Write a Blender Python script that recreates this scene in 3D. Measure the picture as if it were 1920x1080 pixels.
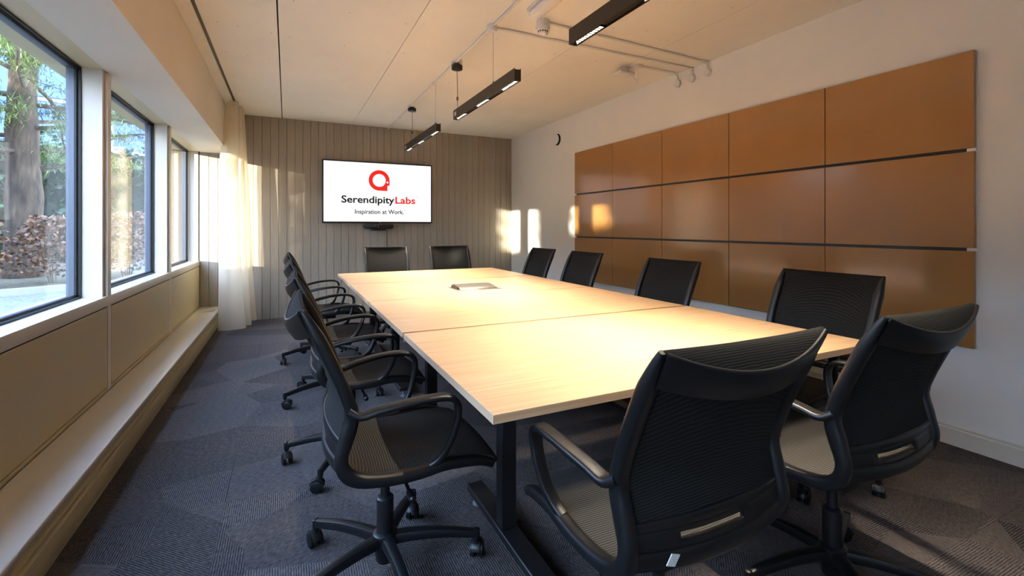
import bpy, bmesh, math, random
from mathutils import Vector, Matrix
random.seed(7)
sc = bpy.context.scene
for o in list(bpy.data.objects): bpy.data.objects.remove(o)
COL = sc.collection
PI = math.pi

# ------------------------------------------------------------------ camera
CAMZ = 1.23
cam = bpy.data.cameras.new('camera'); cam_o = bpy.data.objects.new('camera', cam); COL.objects.link(cam_o)
cam.sensor_width = 36; cam.lens = 876.3 / 1920 * 36
cam.shift_y = -(540 - 426.62) / 1920
cam.clip_start = .05; cam.clip_end = 300
cam_o.location = (0, 0, CAMZ); cam_o.rotation_euler = (PI / 2, 0, -math.radians(25.69))
sc.camera = cam_o

# ------------------------------------------------------------------ light and exposure
SKY = 6.0; SUN = 6.5; PEND = 8.5
sc.view_settings.view_transform = 'Standard'; sc.view_settings.look = 'None'
sc.view_settings.gamma = 1; sc.view_settings.use_curve_mapping = False
sc.view_settings.exposure = 1.68
sc.cycles.use_denoising = True
sc.cycles.max_bounces = 10; sc.cycles.diffuse_bounces = 6; sc.cycles.glossy_bounces = 4
sc.cycles.transparent_max_bounces = 16; sc.cycles.transmission_bounces = 4
sc.cycles.sample_clamp_indirect = 6; sc.cycles.caustics_reflective = False; sc.cycles.caustics_refractive = False
w = bpy.data.worlds.new('sky'); sc.world = w; w.use_nodes = True
nt = w.node_tree; nt.nodes.clear()
out = nt.nodes.new('ShaderNodeOutputWorld'); bg = nt.nodes.new('ShaderNodeBackground')
tc = nt.nodes.new('ShaderNodeTexCoord'); sep = nt.nodes.new('ShaderNodeSeparateXYZ'); rmp = nt.nodes.new('ShaderNodeValToRGB')
rmp.color_ramp.elements[0].position = 0.0; rmp.color_ramp.elements[0].color = (.70, .82, 1.0, 1)
rmp.color_ramp.elements[1].position = 0.8; rmp.color_ramp.elements[1].color = (.32, .52, .95, 1)
nt.links.new(tc.outputs['Generated'], sep.inputs[0]); nt.links.new(sep.outputs['Z'], rmp.inputs[0])
nt.links.new(rmp.outputs[0], bg.inputs[0]); bg.inputs[1].default_value = SKY; nt.links.new(bg.outputs[0], out.inputs[0])
sun = bpy.data.lights.new('sun', 'SUN'); sun.energy = SUN; sun.color = (1, .9, .72); sun.angle = math.radians(.6)
sun_o = bpy.data.objects.new('sun', sun); COL.objects.link(sun_o)
SUNDIR = Vector((1, 1.02, -.15)).normalized()
sun_o.rotation_euler = SUNDIR.to_track_quat('-Z', 'Y').to_euler(); sun_o.location = (-8, -8, 6)

# ------------------------------------------------------------------ helpers
def lin(c):
    f = lambda v: v / 12.92 if v <= .04045 else ((v + .055) / 1.055) ** 2.4
    return tuple(f(x / 255) for x in c) + (1,)

def mat(name, rgb, rough=.5, metal=0, spec=.5, coat=0, coat_rough=.1, emit=None, estr=0, sheen=0):
    m = bpy.data.materials.new(name); m.use_nodes = True
    b = m.node_tree.nodes['Principled BSDF']
    b.inputs['Base Color'].default_value = lin(rgb); b.inputs['Roughness'].default_value = rough
    b.inputs['Metallic'].default_value = metal; b.inputs['Specular IOR Level'].default_value = spec
    b.inputs['Coat Weight'].default_value = coat; b.inputs['Coat Roughness'].default_value = coat_rough
    b.inputs['Sheen Weight'].default_value = sheen
    if emit: b.inputs['Emission Color'].default_value = lin(emit); b.inputs['Emission Strength'].default_value = estr
    return m

class N:
    """small node-tree helper"""
    def __init__(s, m): s.t = m.node_tree; s.b = s.t.nodes['Principled BSDF']
    def n(s, t, **kw):
        x = s.t.nodes.new('ShaderNode' + t)
        for k, v in kw.items():
            if k.startswith('i_'): x.inputs[k[2:].replace('_', ' ')].default_value = v
            else: setattr(x, k, v)
        return x
    def l(s, a, b): s.t.links.new(a, b)
    def math(s, op, a, b=None):
        x = s.n('Math', operation=op)
        for i, v in enumerate((a, b)):
            if v is None: continue
            if isinstance(v, (int, float)): x.inputs[i].default_value = v
            else: s.l(v, x.inputs[i])
        return x.outputs[0]
    def ramp(s, src, stops):
        r = s.n('ValToRGB'); e = r.color_ramp.elements
        while len(e) < len(stops): e.new(.5)
        for k, (p, c) in enumerate(stops): e[k].position = p; e[k].color = c
        s.l(src, r.inputs[0]); return r.outputs[0]
    def bump(s, h, strength=.2, dist=.002):
        x = s.n('Bump'); x.inputs['Strength'].default_value = strength; x.inputs['Distance'].default_value = dist
        s.l(h, x.inputs['Height']); s.l(x.outputs[0], s.b.inputs['Normal'])
    def noise(s, vec, scale, detail=3):
        x = s.n('TexNoise'); x.inputs['Scale'].default_value = scale; x.inputs['Detail'].default_value = detail
        s.l(vec, x.inputs['Vector']); return x.outputs['Fac']
    def coord(s, kind='Object', scale=(1, 1, 1)):
        c = s.n('TexCoord'); mp = s.n('Mapping'); mp.inputs['Scale'].default_value = scale
        s.l(c.outputs[kind], mp.inputs[0]); return mp.outputs[0]

class MB:
    def __init__(s): s.v = []; s.f = []
    def add(s, vs, fs):
        o = len(s.v); s.v += [tuple(p) for p in vs]; s.f += [tuple(i + o for i in f) for f in fs]
    def box(s, x0, x1, y0, y1, z0, z1):
        vs = [(x0, y0, z0), (x1, y0, z0), (x1, y1, z0), (x0, y1, z0), (x0, y0, z1), (x1, y0, z1), (x1, y1, z1), (x0, y1, z1)]
        s.add(vs, [(0, 3, 2, 1), (4, 5, 6, 7), (0, 1, 5, 4), (1, 2, 6, 5), (2, 3, 7, 6), (3, 0, 4, 7)])
    def lathe(s, prof, n=24, c=(0, 0, 0), axis='z'):
        """prof: list of (r, h)"""
        vs = []; fs = []
        for r, h in prof:
            for k in range(n):
                a = 2 * PI * k / n; x, y = r * math.cos(a), r * math.sin(a)
                p = (x, y, h) if axis == 'z' else ((h, x, y) if axis == 'x' else (y, h, x))
                vs.append((p[0] + c[0], p[1] + c[1], p[2] + c[2]))
        for j in range(len(prof) - 1):
            for k in range(n):
                a, b = j * n + k, j * n + (k + 1) % n
                fs.append((a, b, b + n, a + n))
        fs.append(tuple(reversed(range(n)))); fs.append(tuple(range((len(prof) - 1) * n, len(prof) * n)))
        s.add(vs, fs)
    def sweep(s, pts, sec, side=None, scale=None, closed=False):
        """pts: 3-D points; sec: list of (a,b) section points, a along side axis, b along normal; side: fixed lateral axis"""
        n = len(pts); m = len(sec); P = [Vector(p) for p in pts]; vs = []
        prev = None
        for i in range(n):
            if closed: t = (P[(i + 1) % n] - P[i - 1])
            else: t = P[min(i + 1, n - 1)] - P[max(i - 1, 0)]
            t.normalize()
            if side is not None:
                sd = Vector(side); sd = (sd - t * sd.dot(t)).normalized()
            else:
                if prev is None:
                    sd = t.cross(Vector((0, 0, 1)));
                    if sd.length < .01: sd = t.cross(Vector((1, 0, 0)))
                    sd.normalize()
                else: sd = (prev - t * prev.dot(t)).normalized()
                prev = sd
            nm = sd.cross(t)
            k = scale[i] if scale else (1, 1)
            if not isinstance(k, (tuple, list)): k = (k, k)
            for a, b in sec: vs.append(P[i] + sd * (a * k[0]) + nm * (b * k[1]))
        fs = []
        for i in range(n if closed else n - 1):
            j = (i + 1) % n
            for k in range(m): fs.append((i * m + k, i * m + (k + 1) % m, j * m + (k + 1) % m, j * m + k))
        if not closed:
            fs.append(tuple(reversed(range(m)))); fs.append(tuple(range((n - 1) * m, n * m)))
        s.add(vs, fs)
    def tube(s, pts, r, n=10): s.sweep(pts, circ(r, n))
    def grid(s, rows, thick=None):
        """rows: list of rows of points -> open surface (or with thickness via offset rows handled by modifier)"""
        nr, ncol = len(rows), len(rows[0]); vs = [p for r in rows for p in r]; fs = []
        for i in range(nr - 1):
            for j in range(ncol - 1): fs.append((i * ncol + j, i * ncol + j + 1, (i + 1) * ncol + j + 1, (i + 1) * ncol + j))
        s.add(vs, fs)
    def mesh(s, name, m, smooth=False, bevel=0, seg=2, solid=0, auto=40):
        me = bpy.data.meshes.new(name); me.from_pydata(s.v, [], s.f); me.validate()
        bm = bmesh.new(); bm.from_mesh(me)
        if solid:
            bmesh.ops.recalc_face_normals(bm, faces=bm.faces)
            bmesh.ops.solidify(bm, geom=bm.faces[:], thickness=solid)
        bmesh.ops.recalc_face_normals(bm, faces=bm.faces)
        if bevel:
            es = [e for e in bm.edges if e.is_manifold and e.calc_face_angle(0) > math.radians(40)]
            bmesh.ops.bevel(bm, geom=es, offset=bevel, segments=seg, profile=.5, affect='EDGES', clamp_overlap=True)
        if smooth or bevel:
            for f in bm.faces: f.smooth = True
            for e in bm.edges:
                if e.is_manifold and e.calc_face_angle(0) > math.radians(auto): e.smooth = False
        bm.to_mesh(me); bm.free()
        if m: me.materials.append(m)
        return me
    def build(s, name, m, parent=None, loc=(0, 0, 0), **kw):
        return link(name, s.mesh(name, m, **kw), parent, loc)

def circ(r, n=10, ry=None):
    ry = ry or r
    return [(r * math.cos(2 * PI * k / n), ry * math.sin(2 * PI * k / n)) for k in range(n)]
def rrect(w, h, r, n=3):
    pts = []
    for cx, cy, a0 in ((w / 2 - r, h / 2 - r, 0), (-w / 2 + r, h / 2 - r, 90), (-w / 2 + r, -h / 2 + r, 180), (w / 2 - r, -h / 2 + r, 270)):
        for k in range(n + 1):
            a = math.radians(a0 + 90 * k / n); pts.append((cx + r * math.cos(a), cy + r * math.sin(a)))
    return pts
def link(name, me, parent=None, loc=(0, 0, 0), rz=0):
    o = bpy.data.objects.new(name, me); COL.objects.link(o); o.parent = parent; o.location = loc; o.rotation_euler = (0, 0, rz)
    return o
def tag(o, label=None, cat=None, group=None, kind=None):
    if label: o['label'] = label
    if cat: o['category'] = cat
    if group: o['group'] = group
    if kind: o['kind'] = kind
    return o
def empty(name, loc=(0, 0, 0), rz=0):
    o = bpy.data.objects.new(name, None); COL.objects.link(o); o.location = loc; o.rotation_euler = (0, 0, rz); o.empty_display_size = .1
    return o
def catmull(pts, per=6):
    P = [Vector(p) for p in pts]; out = []
    for i in range(len(P) - 1):
        p0 = P[max(i - 1, 0)]; p1 = P[i]; p2 = P[i + 1]; p3 = P[min(i + 2, len(P) - 1)]
        for k in range(per):
            t = k / per
            out.append(.5 * ((2 * p1) + (p2 - p0) * t + (2 * p0 - 5 * p1 + 4 * p2 - p3) * t * t + (3 * p1 - p0 - 3 * p2 + p3) * t ** 3))
    out.append(P[-1]); return out

# ------------------------------------------------------------------ materials
def paint(name, rgb, rough=.6, bump=.05):
    m = mat(name, rgb, rough); n = N(m); v = n.coord('Object'); h = n.noise(v, 180, 3); n.bump(h, bump, .001)
    c = n.noise(v, 1.3, 3); n.l(n.ramp(c, [(.3, lin(tuple(x * .97 for x in rgb))), (.7, lin(rgb))]), n.b.inputs['Base Color'])
    return m
M = {}
M['ceiling'] = paint('ceiling_board_paint', (238, 236, 226), .75)
M['wall'] = paint('white_wall_paint', (236, 234, 228), .6)
M['cream'] = paint('cream_metal_paint', (202, 187, 146), .45, .02)
M['sill'] = paint('sill_paint', (214, 206, 192), .3, .02)
M['soffit'] = paint('soffit_paint', (212, 204, 188), .6)
M['dark_gap'] = mat('dark_gap', (28, 24, 18), .8)
M['black'] = mat('black_satin', (17, 17, 18), .4)
M['black_metal'] = mat('black_powder_coat', (20, 20, 22), .45)
M['bronze'] = mat('dark_bronze_housing', (52, 44, 34), .4, metal=.4)
M['white_plastic'] = mat('white_plastic', (225, 222, 215), .4)
M['steel'] = mat('galvanised_conduit', (228, 226, 220), .45)
M['wire'] = mat('steel_wire', (150, 145, 135), .4, metal=.8)
M['alu'] = mat('aluminium', (150, 148, 142), .35, metal=.85)
M['frame'] = mat('window_frame', (86, 92, 104), .4, metal=.3)
M['gasket'] = mat('black_gasket', (10, 11, 14), .5)
M['chrome'] = mat('chrome', (210, 210, 210), .15, metal=1)
M['grey_plastic'] = mat('grey_plastic', (110, 112, 116), .4)

def m_boards():
    m = mat('taupe_wood_boards', (150, 138, 120), .6); n = N(m)
    v = n.coord('Object', (30, 30, 1.1)); g = n.noise(v, 3, 6)
    v2 = n.coord('Object', (4, 4, 90)); g2 = n.noise(v2, 1.2, 4)
    oi = n.n('ObjectInfo')
    s = n.math('ADD', n.math('MULTIPLY', g, .7), n.math('MULTIPLY', g2, .2)); s = n.math('ADD', s, n.math('MULTIPLY', oi.outputs['Random'], .12))
    n.l(n.ramp(s, [(.3, lin((142, 132, 117))), (.8, lin((166, 156, 141)))]), n.b.inputs['Base Color'])
    n.bump(s, .25, .003); return m
M['boards'] = m_boards()

def m_table():
    m = mat('light_oak_laminate', (222, 188, 148), .36); n = N(m)
    v = n.coord('Object', (1.2, 26, 26)); g = n.noise(v, 2.5, 6)
    v2 = n.coord('Object', (3, 160, 160)); g2 = n.noise(v2, 2, 3)
    s = n.math('ADD', n.math('MULTIPLY', g, .7), n.math('MULTIPLY', g2, .3))
    n.l(n.ramp(s, [(.32, lin((190, 152, 112))), (.52, lin((208, 172, 132))), (.72, lin((218, 186, 150)))]), n.b.inputs['Base Color'])
    n.bump(g2, .06, .001); return m
M['table'] = m_table()
M['table_edge'] = mat('oak_edge_band', (196, 170, 142), .4)

def m_lacquer():
    m = mat('ochre_glossy_lacquer', (166, 114, 54), .3, spec=.5, coat=.75, coat_rough=.12); n = N(m)
    v = n.coord('Object'); c = n.noise(v, 2, 2)
    n.l(n.ramp(c, [(.3, lin((158, 113, 55))), (.7, lin((166, 120, 61)))]), n.b.inputs['Base Color']); return m
M['lacquer'] = m_lacquer()

def m_carpet():
    m = mat('ribbed_carpet', (70, 68, 72), .95, spec=.1); n = N(m)
    g = n.n('TexCoord'); pos = n.n('NewGeometry').outputs['Position']
    vor = n.n('TexVoronoi'); vor.inputs['Scale'].default_value = 2.1; vor.inputs['Randomness'].default_value = .85; n.l(pos, vor.inputs['Vector'])
    sepc = n.n('SeparateColor'); n.l(vor.outputs['Color'], sepc.inputs[0])
    oi = n.n('ObjectInfo')
    ang = n.math('MULTIPLY', n.math('SNAP', n.math('ADD', sepc.outputs[0], n.math('MULTIPLY', oi.outputs['Random'], .35)), .125), 6.283)
    rot = n.n('VectorRotate', rotation_type='Z_AXIS'); n.l(pos, rot.inputs['Vector']); n.l(ang, rot.inputs['Angle'])
    sx = n.n('SeparateXYZ'); n.l(rot.outputs[0], sx.inputs[0])
    wob = n.math('MULTIPLY', n.noise(pos, 25, 2), .004)
    st = n.math('SINE', n.math('MULTIPLY', n.math('ADD', sx.outputs[0], wob), 2 * PI / .0085))
    mpx = n.n('Mapping'); mpx.inputs['Scale'].default_value = (260, 40, 1); n.l(rot.outputs[0], mpx.inputs[0]); nz = n.noise(mpx.outputs[0], 1, 3)
    f = n.math('ADD', n.math('MULTIPLY', st, .2), n.math('ADD', n.math('MULTIPLY', nz, .9), n.math('MULTIPLY', sepc.outputs[1], .2)))
    n.l(n.ramp(f, [(.2, lin((34, 32, 34))), (.5, lin((70, 66, 66))), (.85, lin((112, 104, 100)))]), n.b.inputs['Base Color'])
    n.bump(f, .6, .004); return m
M['carpet'] = m_carpet()

def m_chairplastic():
    m = mat('black_chair_plastic', (13, 14, 16), .40); n = N(m); v = n.coord('Object'); n.bump(n.noise(v, 600, 2), .08, .0005); return m
M['plastic'] = m_chairplastic()
def m_mesh(name='black_woven_mesh', c0=(18, 18, 18), c1=(38, 37, 35)):
    m = mat(name, (40, 39, 37), .85, spec=.2); n = N(m)
    v = n.coord('UV'); t = n.n('TexCoord'); s = n.n('SeparateXYZ'); n.l(t.outputs['Object'], s.inputs[0])
    # ribs run across the seat and the back
    rib = n.math('SINE', n.math('MULTIPLY', n.math('ADD', n.math('ADD', s.outputs['Z'], s.outputs['Y']), n.math('MULTIPLY', n.noise(t.outputs['Object'], 30, 2), .006)), 2 * PI / .0075))
    fine = n.math('SINE', n.math('MULTIPLY', s.outputs['X'], 2 * PI / .004))
    f = n.math('ADD', n.math('MULTIPLY', rib, .5), n.math('ADD', n.math('MULTIPLY', fine, .15), .5))
    n.l(n.ramp(f, [(.1, lin(c0)), (.9, lin(c1))]), n.b.inputs['Base Color'])
    n.bump(f, .3, .001); return m
M['mesh'] = m_mesh(); M['lit_seat_mesh'] = m_mesh('lit_seat_weave', (30, 29, 28), (70, 67, 62))  # seats get a lighter copy of the back mesh, lamplight put into its colour

def m_glass():
    m = bpy.data.materials.new('window_glass'); m.use_nodes = True; t = m.node_tree; t.nodes.clear()
    o = t.nodes.new('ShaderNodeOutputMaterial'); mx = t.nodes.new('ShaderNodeMixShader'); tr = t.nodes.new('ShaderNodeBsdfTransparent'); gl = t.nodes.new('ShaderNodeBsdfGlossy')
    lw = t.nodes.new('ShaderNodeLayerWeight'); lw.inputs[0].default_value = .5
    pw_ = t.nodes.new('ShaderNodeMath'); pw_.operation = 'POWER'; pw_.inputs[1].default_value = 5
    ma = t.nodes.new('ShaderNodeMath'); ma.operation = 'MULTIPLY_ADD'; ma.inputs[1].default_value = .7; ma.inputs[2].default_value = .02
    tr.inputs[0].default_value = (.97, .985, .98, 1); gl.inputs['Roughness'].default_value = 0
    t.links.new(lw.outputs['Facing'], pw_.inputs[0]); t.links.new(pw_.outputs[0], ma.inputs[0]); t.links.new(ma.outputs[0], mx.inputs[0])
    t.links.new(tr.outputs[0], mx.inputs[1]); t.links.new(gl.outputs[0], mx.inputs[2]); t.links.new(mx.outputs[0], o.inputs[0])
    return m
M['glass'] = m_glass()
def m_curtain():
    m = bpy.data.materials.new('sheer_cream_curtain'); m.use_nodes = True; t = m.node_tree; t.nodes.clear()
    o = t.nodes.new('ShaderNodeOutputMaterial'); a = t.nodes.new('ShaderNodeMixShader'); b = t.nodes.new('ShaderNodeMixShader')
    d = t.nodes.new('ShaderNodeBsdfDiffuse'); l = t.nodes.new('ShaderNodeBsdfTranslucent'); tr = t.nodes.new('ShaderNodeBsdfTransparent')
    d.inputs[0].default_value = lin((236, 226, 206)); l.inputs[0].default_value = lin((240, 226, 196)); tr.inputs[0].default_value = (1, 1, 1, 1)
    a.inputs[0].default_value = .45; b.inputs[0].default_value = .36
    t.links.new(d.outputs[0], a.inputs[1]); t.links.new(l.outputs[0], a.inputs[2]); t.links.new(a.outputs[0], b.inputs[1]); t.links.new(tr.outputs[0], b.inputs[2]); t.links.new(b.outputs[0], o.inputs[0])
    return m
M['curtain'] = m_curtain()

# ------------------------------------------------------------------ room shell
XW, XR, YF, YB, ZC = -1.004, 3.40, 7.10, -1.70, 2.717
XB = -.771                                    # front of the bench along the windows
# floor and its carpet tiles
fl = MB(); fl.box(-1.30, XR + .15, YB - .15, YF + .15, -.12, -.006)
floor = tag(fl.build('floor', M['dark_gap']), 'dark grey ribbed carpet tile floor', kind='structure')
nx, ny = 8, 17; tx, ty = (XR - XB) / nx, (YF - YB) / ny
tb = MB(); tb.box(-tx / 2 + .0006, tx / 2 - .0006, -ty / 2 + .0006, ty / 2 - .0006, -.006, 0)
tme = tb.mesh('carpet_tile', M['carpet'])
for i in range(nx):
    for j in range(ny): link('carpet_tile', tme, floor, (XB + tx * (i + .5), YB + ty * (j + .5), 0))
# ceiling: boards between the dark joints
cl = MB(); cl.box(-1.30, XR + .15, YB - .15, YF + .15, ZC + .03, ZC + .15)
ceiling = tag(cl.build('ceiling', M['dark_gap']), 'pale board ceiling with dark joints', kind='structure')
for x0, x1 in ((-.668, -.574), (-.548, -.066), (-.056, .842), (.847, 2.117), (2.121, 2.798), (2.801, XR)):
    b = MB(); b.box(x0, x1, YB, YF - .014, ZC, ZC + .03); b.build('ceiling_board', M['ceiling'], ceiling)
sb = MB()
rs = random.Random(3)
for x0, x1 in ((-.548, -.066), (-.056, .842), (.847, 2.117), (2.121, 2.798)):
    for yy in [0.3 + .62 * k for k in range(11)]:
        for xx in (x0 + .07, (x0 + x1) / 2, x1 - .07):
            sb.lathe([(.0045, ZC - .0012), (.0045, ZC + .001)], 6, (xx + rs.uniform(-.03, .03), yy + rs.uniform(-.06, .06), 0))
tag(sb.build('screw_heads', M['wire'], ceiling), kind='stuff')
# curtain track in the ceiling slot
ct = MB(); ct.box(-.571, -.551, YB, YF - .02, ZC + .006, ZC + .028)
ct.build('track', M['bronze'], ceiling)

# far wall: upright boards
fw = MB(); fw.box(-1.30, XR + .15, YF, YF + .15, 0, ZC + .03)
wall_far = tag(fw.build('wall_far', mat('board_groove', (92, 82, 68), .8)), 'far wall clad in upright taupe wooden boards', kind='structure')
nb = 44; bw = (XR - XW) / nb
bb = MB(); bb.box(-bw / 2 + .0012, bw / 2 - .0012, -.014, 0, 0, ZC); bme = bb.mesh('board', M['boards'], bevel=.0025, seg=1)
for k in range(nb): link('board', bme, wall_far, (XW + bw * (k + .5), YF, 0))
# right wall, back wall
b = MB(); b.box(XR, XR + .15, YB - .15, YF, 0, ZC + .03); wall_right = tag(b.build('wall_right', M['wall']), 'white plastered right wall', kind='structure')
b = MB(); b.box(-1.30, XR, YB - .15, YB, 0, ZC + .03); tag(b.build('wall_back', M['wall']), 'white plastered wall behind the viewpoint', kind='structure')
b = MB(); b.box(XR - .016, XR, YB, YF - .014, 0, .092); bo = tag(b.build('baseboard_right', M['sill'], bevel=.002, seg=1), 'cream painted baseboard with moulded top along right wall', kind='structure')
b = MB(); b.box(XR - .011, XR, YB, YF - .014, .096, .112); b.build('moulding', M['sill'], bo, bevel=.004, seg=2)

# window wall
YC = [.313 + 1.71 * k for k in range(-1, 5)]       # post centres; the last falls at the far wall
b = MB()
b.box(-1.30, -1.02, YB, YF, 0, .79)                 # below the sill
b.box(-1.30, -1.004, YB, YF, 2.20, ZC + .03)        # over the windows
b.box(-1.30, -1.02, YB - .15, YC[0] + .06, .79, 2.20)
wall_left = tag(b.build('wall_left', M['cream']), 'cream panelled window wall', kind='structure')
# lower panels with shadow joints, posts, sill
for k in range(len(YC) - 1):
    y0, y1 = YC[k] + .0335, min(YC[k + 1] - .0335, YF - .03)
    b = MB(); b.box(-1.02, XW, y0 + .004, y1 - .004, .243, .733); b.build('lower_panel', M['cream'], wall_left, bevel=.0015, seg=1)
    b = MB(); b.box(-1.019, -1.012, y0 - .004, y1 + .004, .22, .80); b.build('joint_backing', M['dark_gap'], wall_left)
for y in YC[:-1]:
    b = MB(); b.box(-1.02, XW + .001, y - .0295, y + .0295, .217, 2.192); b.build('post', M['sill'], wall_left, bevel=.002, seg=1)
b = MB(); b.box(-1.02, XW, YB, YF - .014, .217, .2375); b.build('plinth_rail', M['cream'], wall_left)
b = MB(); b.box(-1.16, XW + .0015, YB, YF - .014, .7415, .8045); b.build('sill', M['sill'], wall_left, bevel=.003, seg=2)
# piers behind the posts (reveals)
for k, y in enumerate(YC):
    b = MB(); b.box(-1.19, -1.02, max(y - .066, YB), min(y + .066, YF), .79, 2.2)
    if y - .066 < YF: b.build('pier', M['sill'], wall_left)
# soffit box over the windows
b = MB(); b.box(-1.0, -.668, YB, YF - .014, 2.19, ZC + .02); sof = tag(b.build('trim_1', M['soffit']), 'boxed cream soffit running above the windows', kind='structure')
b = MB(); b.box(-1.25, -1.006, YB, YF - .014, 2.197, 2.21); b.build('window_head', M['cream'], sof)
# windows
for k in range(len(YC) - 1):
    y0, y1 = YC[k] + .066, min(YC[k + 1] - .066, YF - .06)
    z0, z1 = .8045, 2.197
    def ring(x0, x1, t, inset=0):
        r = MB(); a0, a1, c0, c1 = y0 + inset, y1 - inset, z0 + inset, z1 - inset
        r.box(x0, x1, a0, a1, c0, c0 + t); r.box(x0, x1, a0, a1, c1 - t, c1); r.box(x0, x1, a0, a0 + t, c0 + t, c1 - t); r.box(x0, x1, a1 - t, a1, c0 + t, c1 - t); return r
    wo = tag(empty('window_%d' % (k + 1), (0, 0, 0)), 'tall fixed window with black gasket and grey metal frame', kind='structure')
    ring(-1.135, -1.118, .011).build('gasket', M['gasket'], wo)
    ring(-1.185, -1.135, .016).build('window_frame', M['frame'], wo)
    ring(-1.146, -1.135, .007, .016).build('glazing_bead', M['gasket'], wo)
    g = MB(); g.box(-1.152, -1.146, y0 + .012, y1 - .012, z0 + .012, z1 - .012); g.build('pane', M['glass'], wo)
# bench / convector casing
bench = tag(empty('trim_2', (0, 0, 0)), 'long low cream heating bench under the windows', kind='structure')
b = MB(); b.box(XW, -.756, YB, YF - .014, .193, .217); b.build('bench_top', M['sill'], bench, bevel=.008, seg=3)
b = MB(); b.box(XW, -.790, YB, YF - .014, .105, .193); b.build('upper_fascia', M['cream'], bench)
b = MB(); b.box(XW, XB, YB, YF - .014, 0, .102); b.build('lower_fascia', M['cream'], bench, bevel=.003, seg=2)
b = MB(); b.box(-.795, -.777, YB, YF - .014, .122, .128); b.build('bead', M['cream'], bench, bevel=.002, seg=1)

# ------------------------------------------------------------------ ochre panels on the right wall
PY0, PY1, PZ = 1.20, 5.127, (2.20, 1.656, 1.109, .568)
pan = tag(empty('wall_panel_set', (XR, (PY0 + PY1) / 2, .568)), 'three rows of glossy ochre brown panels mounted on the white right wall', 'wall panels')
pw = (PY1 - PY0) / 5
for r in range(3):
    za, zb = PZ[r + 1] + (.009 if r < 2 else 0), PZ[r] - (.009 if r else 0)
    for c in range(5):
        b = MB(); b.box(-.030, -.0065, -pw / 2 + .0022, pw / 2 - .0022, za - .568, zb - .568)
        b.build('panel', M['lacquer'], pan, (0, PY0 + pw * (c + .5) - (PY0 + PY1) / 2, 0), bevel=.0015, seg=1)
        b = MB(); b.box(-.0065, -.0005, -pw / 2 + .001, pw / 2 - .001, za - .568, zb - .568)
        b.build('panel_backing', M['white_plastic'], pan, (0, PY0 + pw * (c + .5) - (PY0 + PY1) / 2, 0))
for r in (1, 2):
    b = MB(); b.box(-.022, -.0005, -(PY1 - PY0) / 2 + .035, (PY1 - PY0) / 2 - .035, PZ[r] - .568 - .0085, PZ[r] - .568 + .0085); b.build('rail', M['black'], pan)
    for s in (-1, 1):
        e0, e1 = sorted((s * ((PY1 - PY0) / 2 - .034), s * ((PY1 - PY0) / 2 + .003)))
        b = MB(); b.box(-.026, -.0005, e0, e1, PZ[r] - .568 - .0082, PZ[r] - .568 + .0082); b.build('rail_end_cap', M['white_plastic'], pan)

# ------------------------------------------------------------------ tables
TX0, TX1, TZ = .485, 2.256, .74
TYS = [1.121, 2.175, 3.2025, 4.232, 5.273]
GAP = [0, .012, .005, .009, 0]
def make_table(k, label):
    y0, y1 = TYS[k] + GAP[k], TYS[k + 1] - GAP[k + 1]; yc = (y0 + y1) / 2; xc = (TX0 + TX1) / 2; hw = (TX1 - TX0) / 2; hy = (y1 - y0) / 2
    t = tag(empty('meeting_table', (xc, yc, 0)), label, 'table', 'oak tables joined into one long table')
    b = MB(); b.box(-hw + .001, hw - .001, -hy + .001, hy - .001, TZ - .026, TZ); b.build('tabletop', M['table'], t, bevel=.0012, seg=1)
    # pale edge banding as thin strips
    for s in (-1, 1):
        b = MB(); xs = sorted((s * (hw - .001), s * hw)); b.box(xs[0], xs[1], -hy, hy, TZ - .0255, TZ - .0008); b.build('edge_band', M['table_edge'], t)
    for s in (-1, 1):
        lx = s * (hw - .28)
        b = MB(); b.box(lx - .03, lx + .03, -.03, .03, .078, TZ - .056); lg = b.build('leg', M['black_metal'], t, bevel=.003, seg=1)
        f = MB(); f.box(lx - .038, lx + .038, -.34, .34, .05, .08); f.build('foot', M['black_metal'], lg, bevel=.003, seg=1)
        for e in (-1, 1):
            g = MB(); g.lathe([(.022, 0), (.022, .008), (.008, .012), (.008, .05)], 14, (lx, e * .30, 0)); g.build('leveller', M['grey_plastic'], lg)
        h = MB(); h.box(lx - .035, lx + .035, -.36, .36, TZ - .056, TZ - .0265); h.build('top_bracket', M['black_metal'], lg, bevel=.002, seg=1)
    b = MB(); b.box(-hw + .32, hw - .32, -.025, .025, TZ - .10, TZ - .06); b.build('cross_beam', M['black_metal'], t, bevel=.002, seg=1)
    return t
make_table(0, 'light oak table nearest the viewer, with two chairs at its free end')
make_table(1, 'light oak table second from the front, between bare table ends')
make_table(2, 'light oak table with the grey power box set in its top')
make_table(3, 'light oak table farthest away, nearest the wall screen')

# power box on the third table
pb = tag(empty('table_power_box', (1.37, 3.55, TZ)), 'grey aluminium flip lid power box set in the oak tabletop', 'power box')
b = MB(); b.box(-.185, .185, -.125, .125, 0, .004); b.build('flange', M['alu'], pb, bevel=.0015, seg=1)
pr = [(-.105, .004), (-.105, .007), (-.04, .020), (.05, .030), (.09, .030), (.10, .026), (.10, .004)]
b = MB(); n = len(pr)
b.add([(-.155, y, z) for y, z in pr] + [(.155, y, z) for y, z in pr], [tuple(range(n)), tuple(range(2 * n - 1, n - 1, -1))] + [(k, (k + 1) % n, (k + 1) % n + n, k + n) for k in range(n)])
b.build('lid', M['alu'], pb, bevel=.001, seg=1)
b = MB(); b.box(-.166, -.156, -.06, .095, .004, .022); b.build('cable_brush', M['black'], pb)

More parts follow.
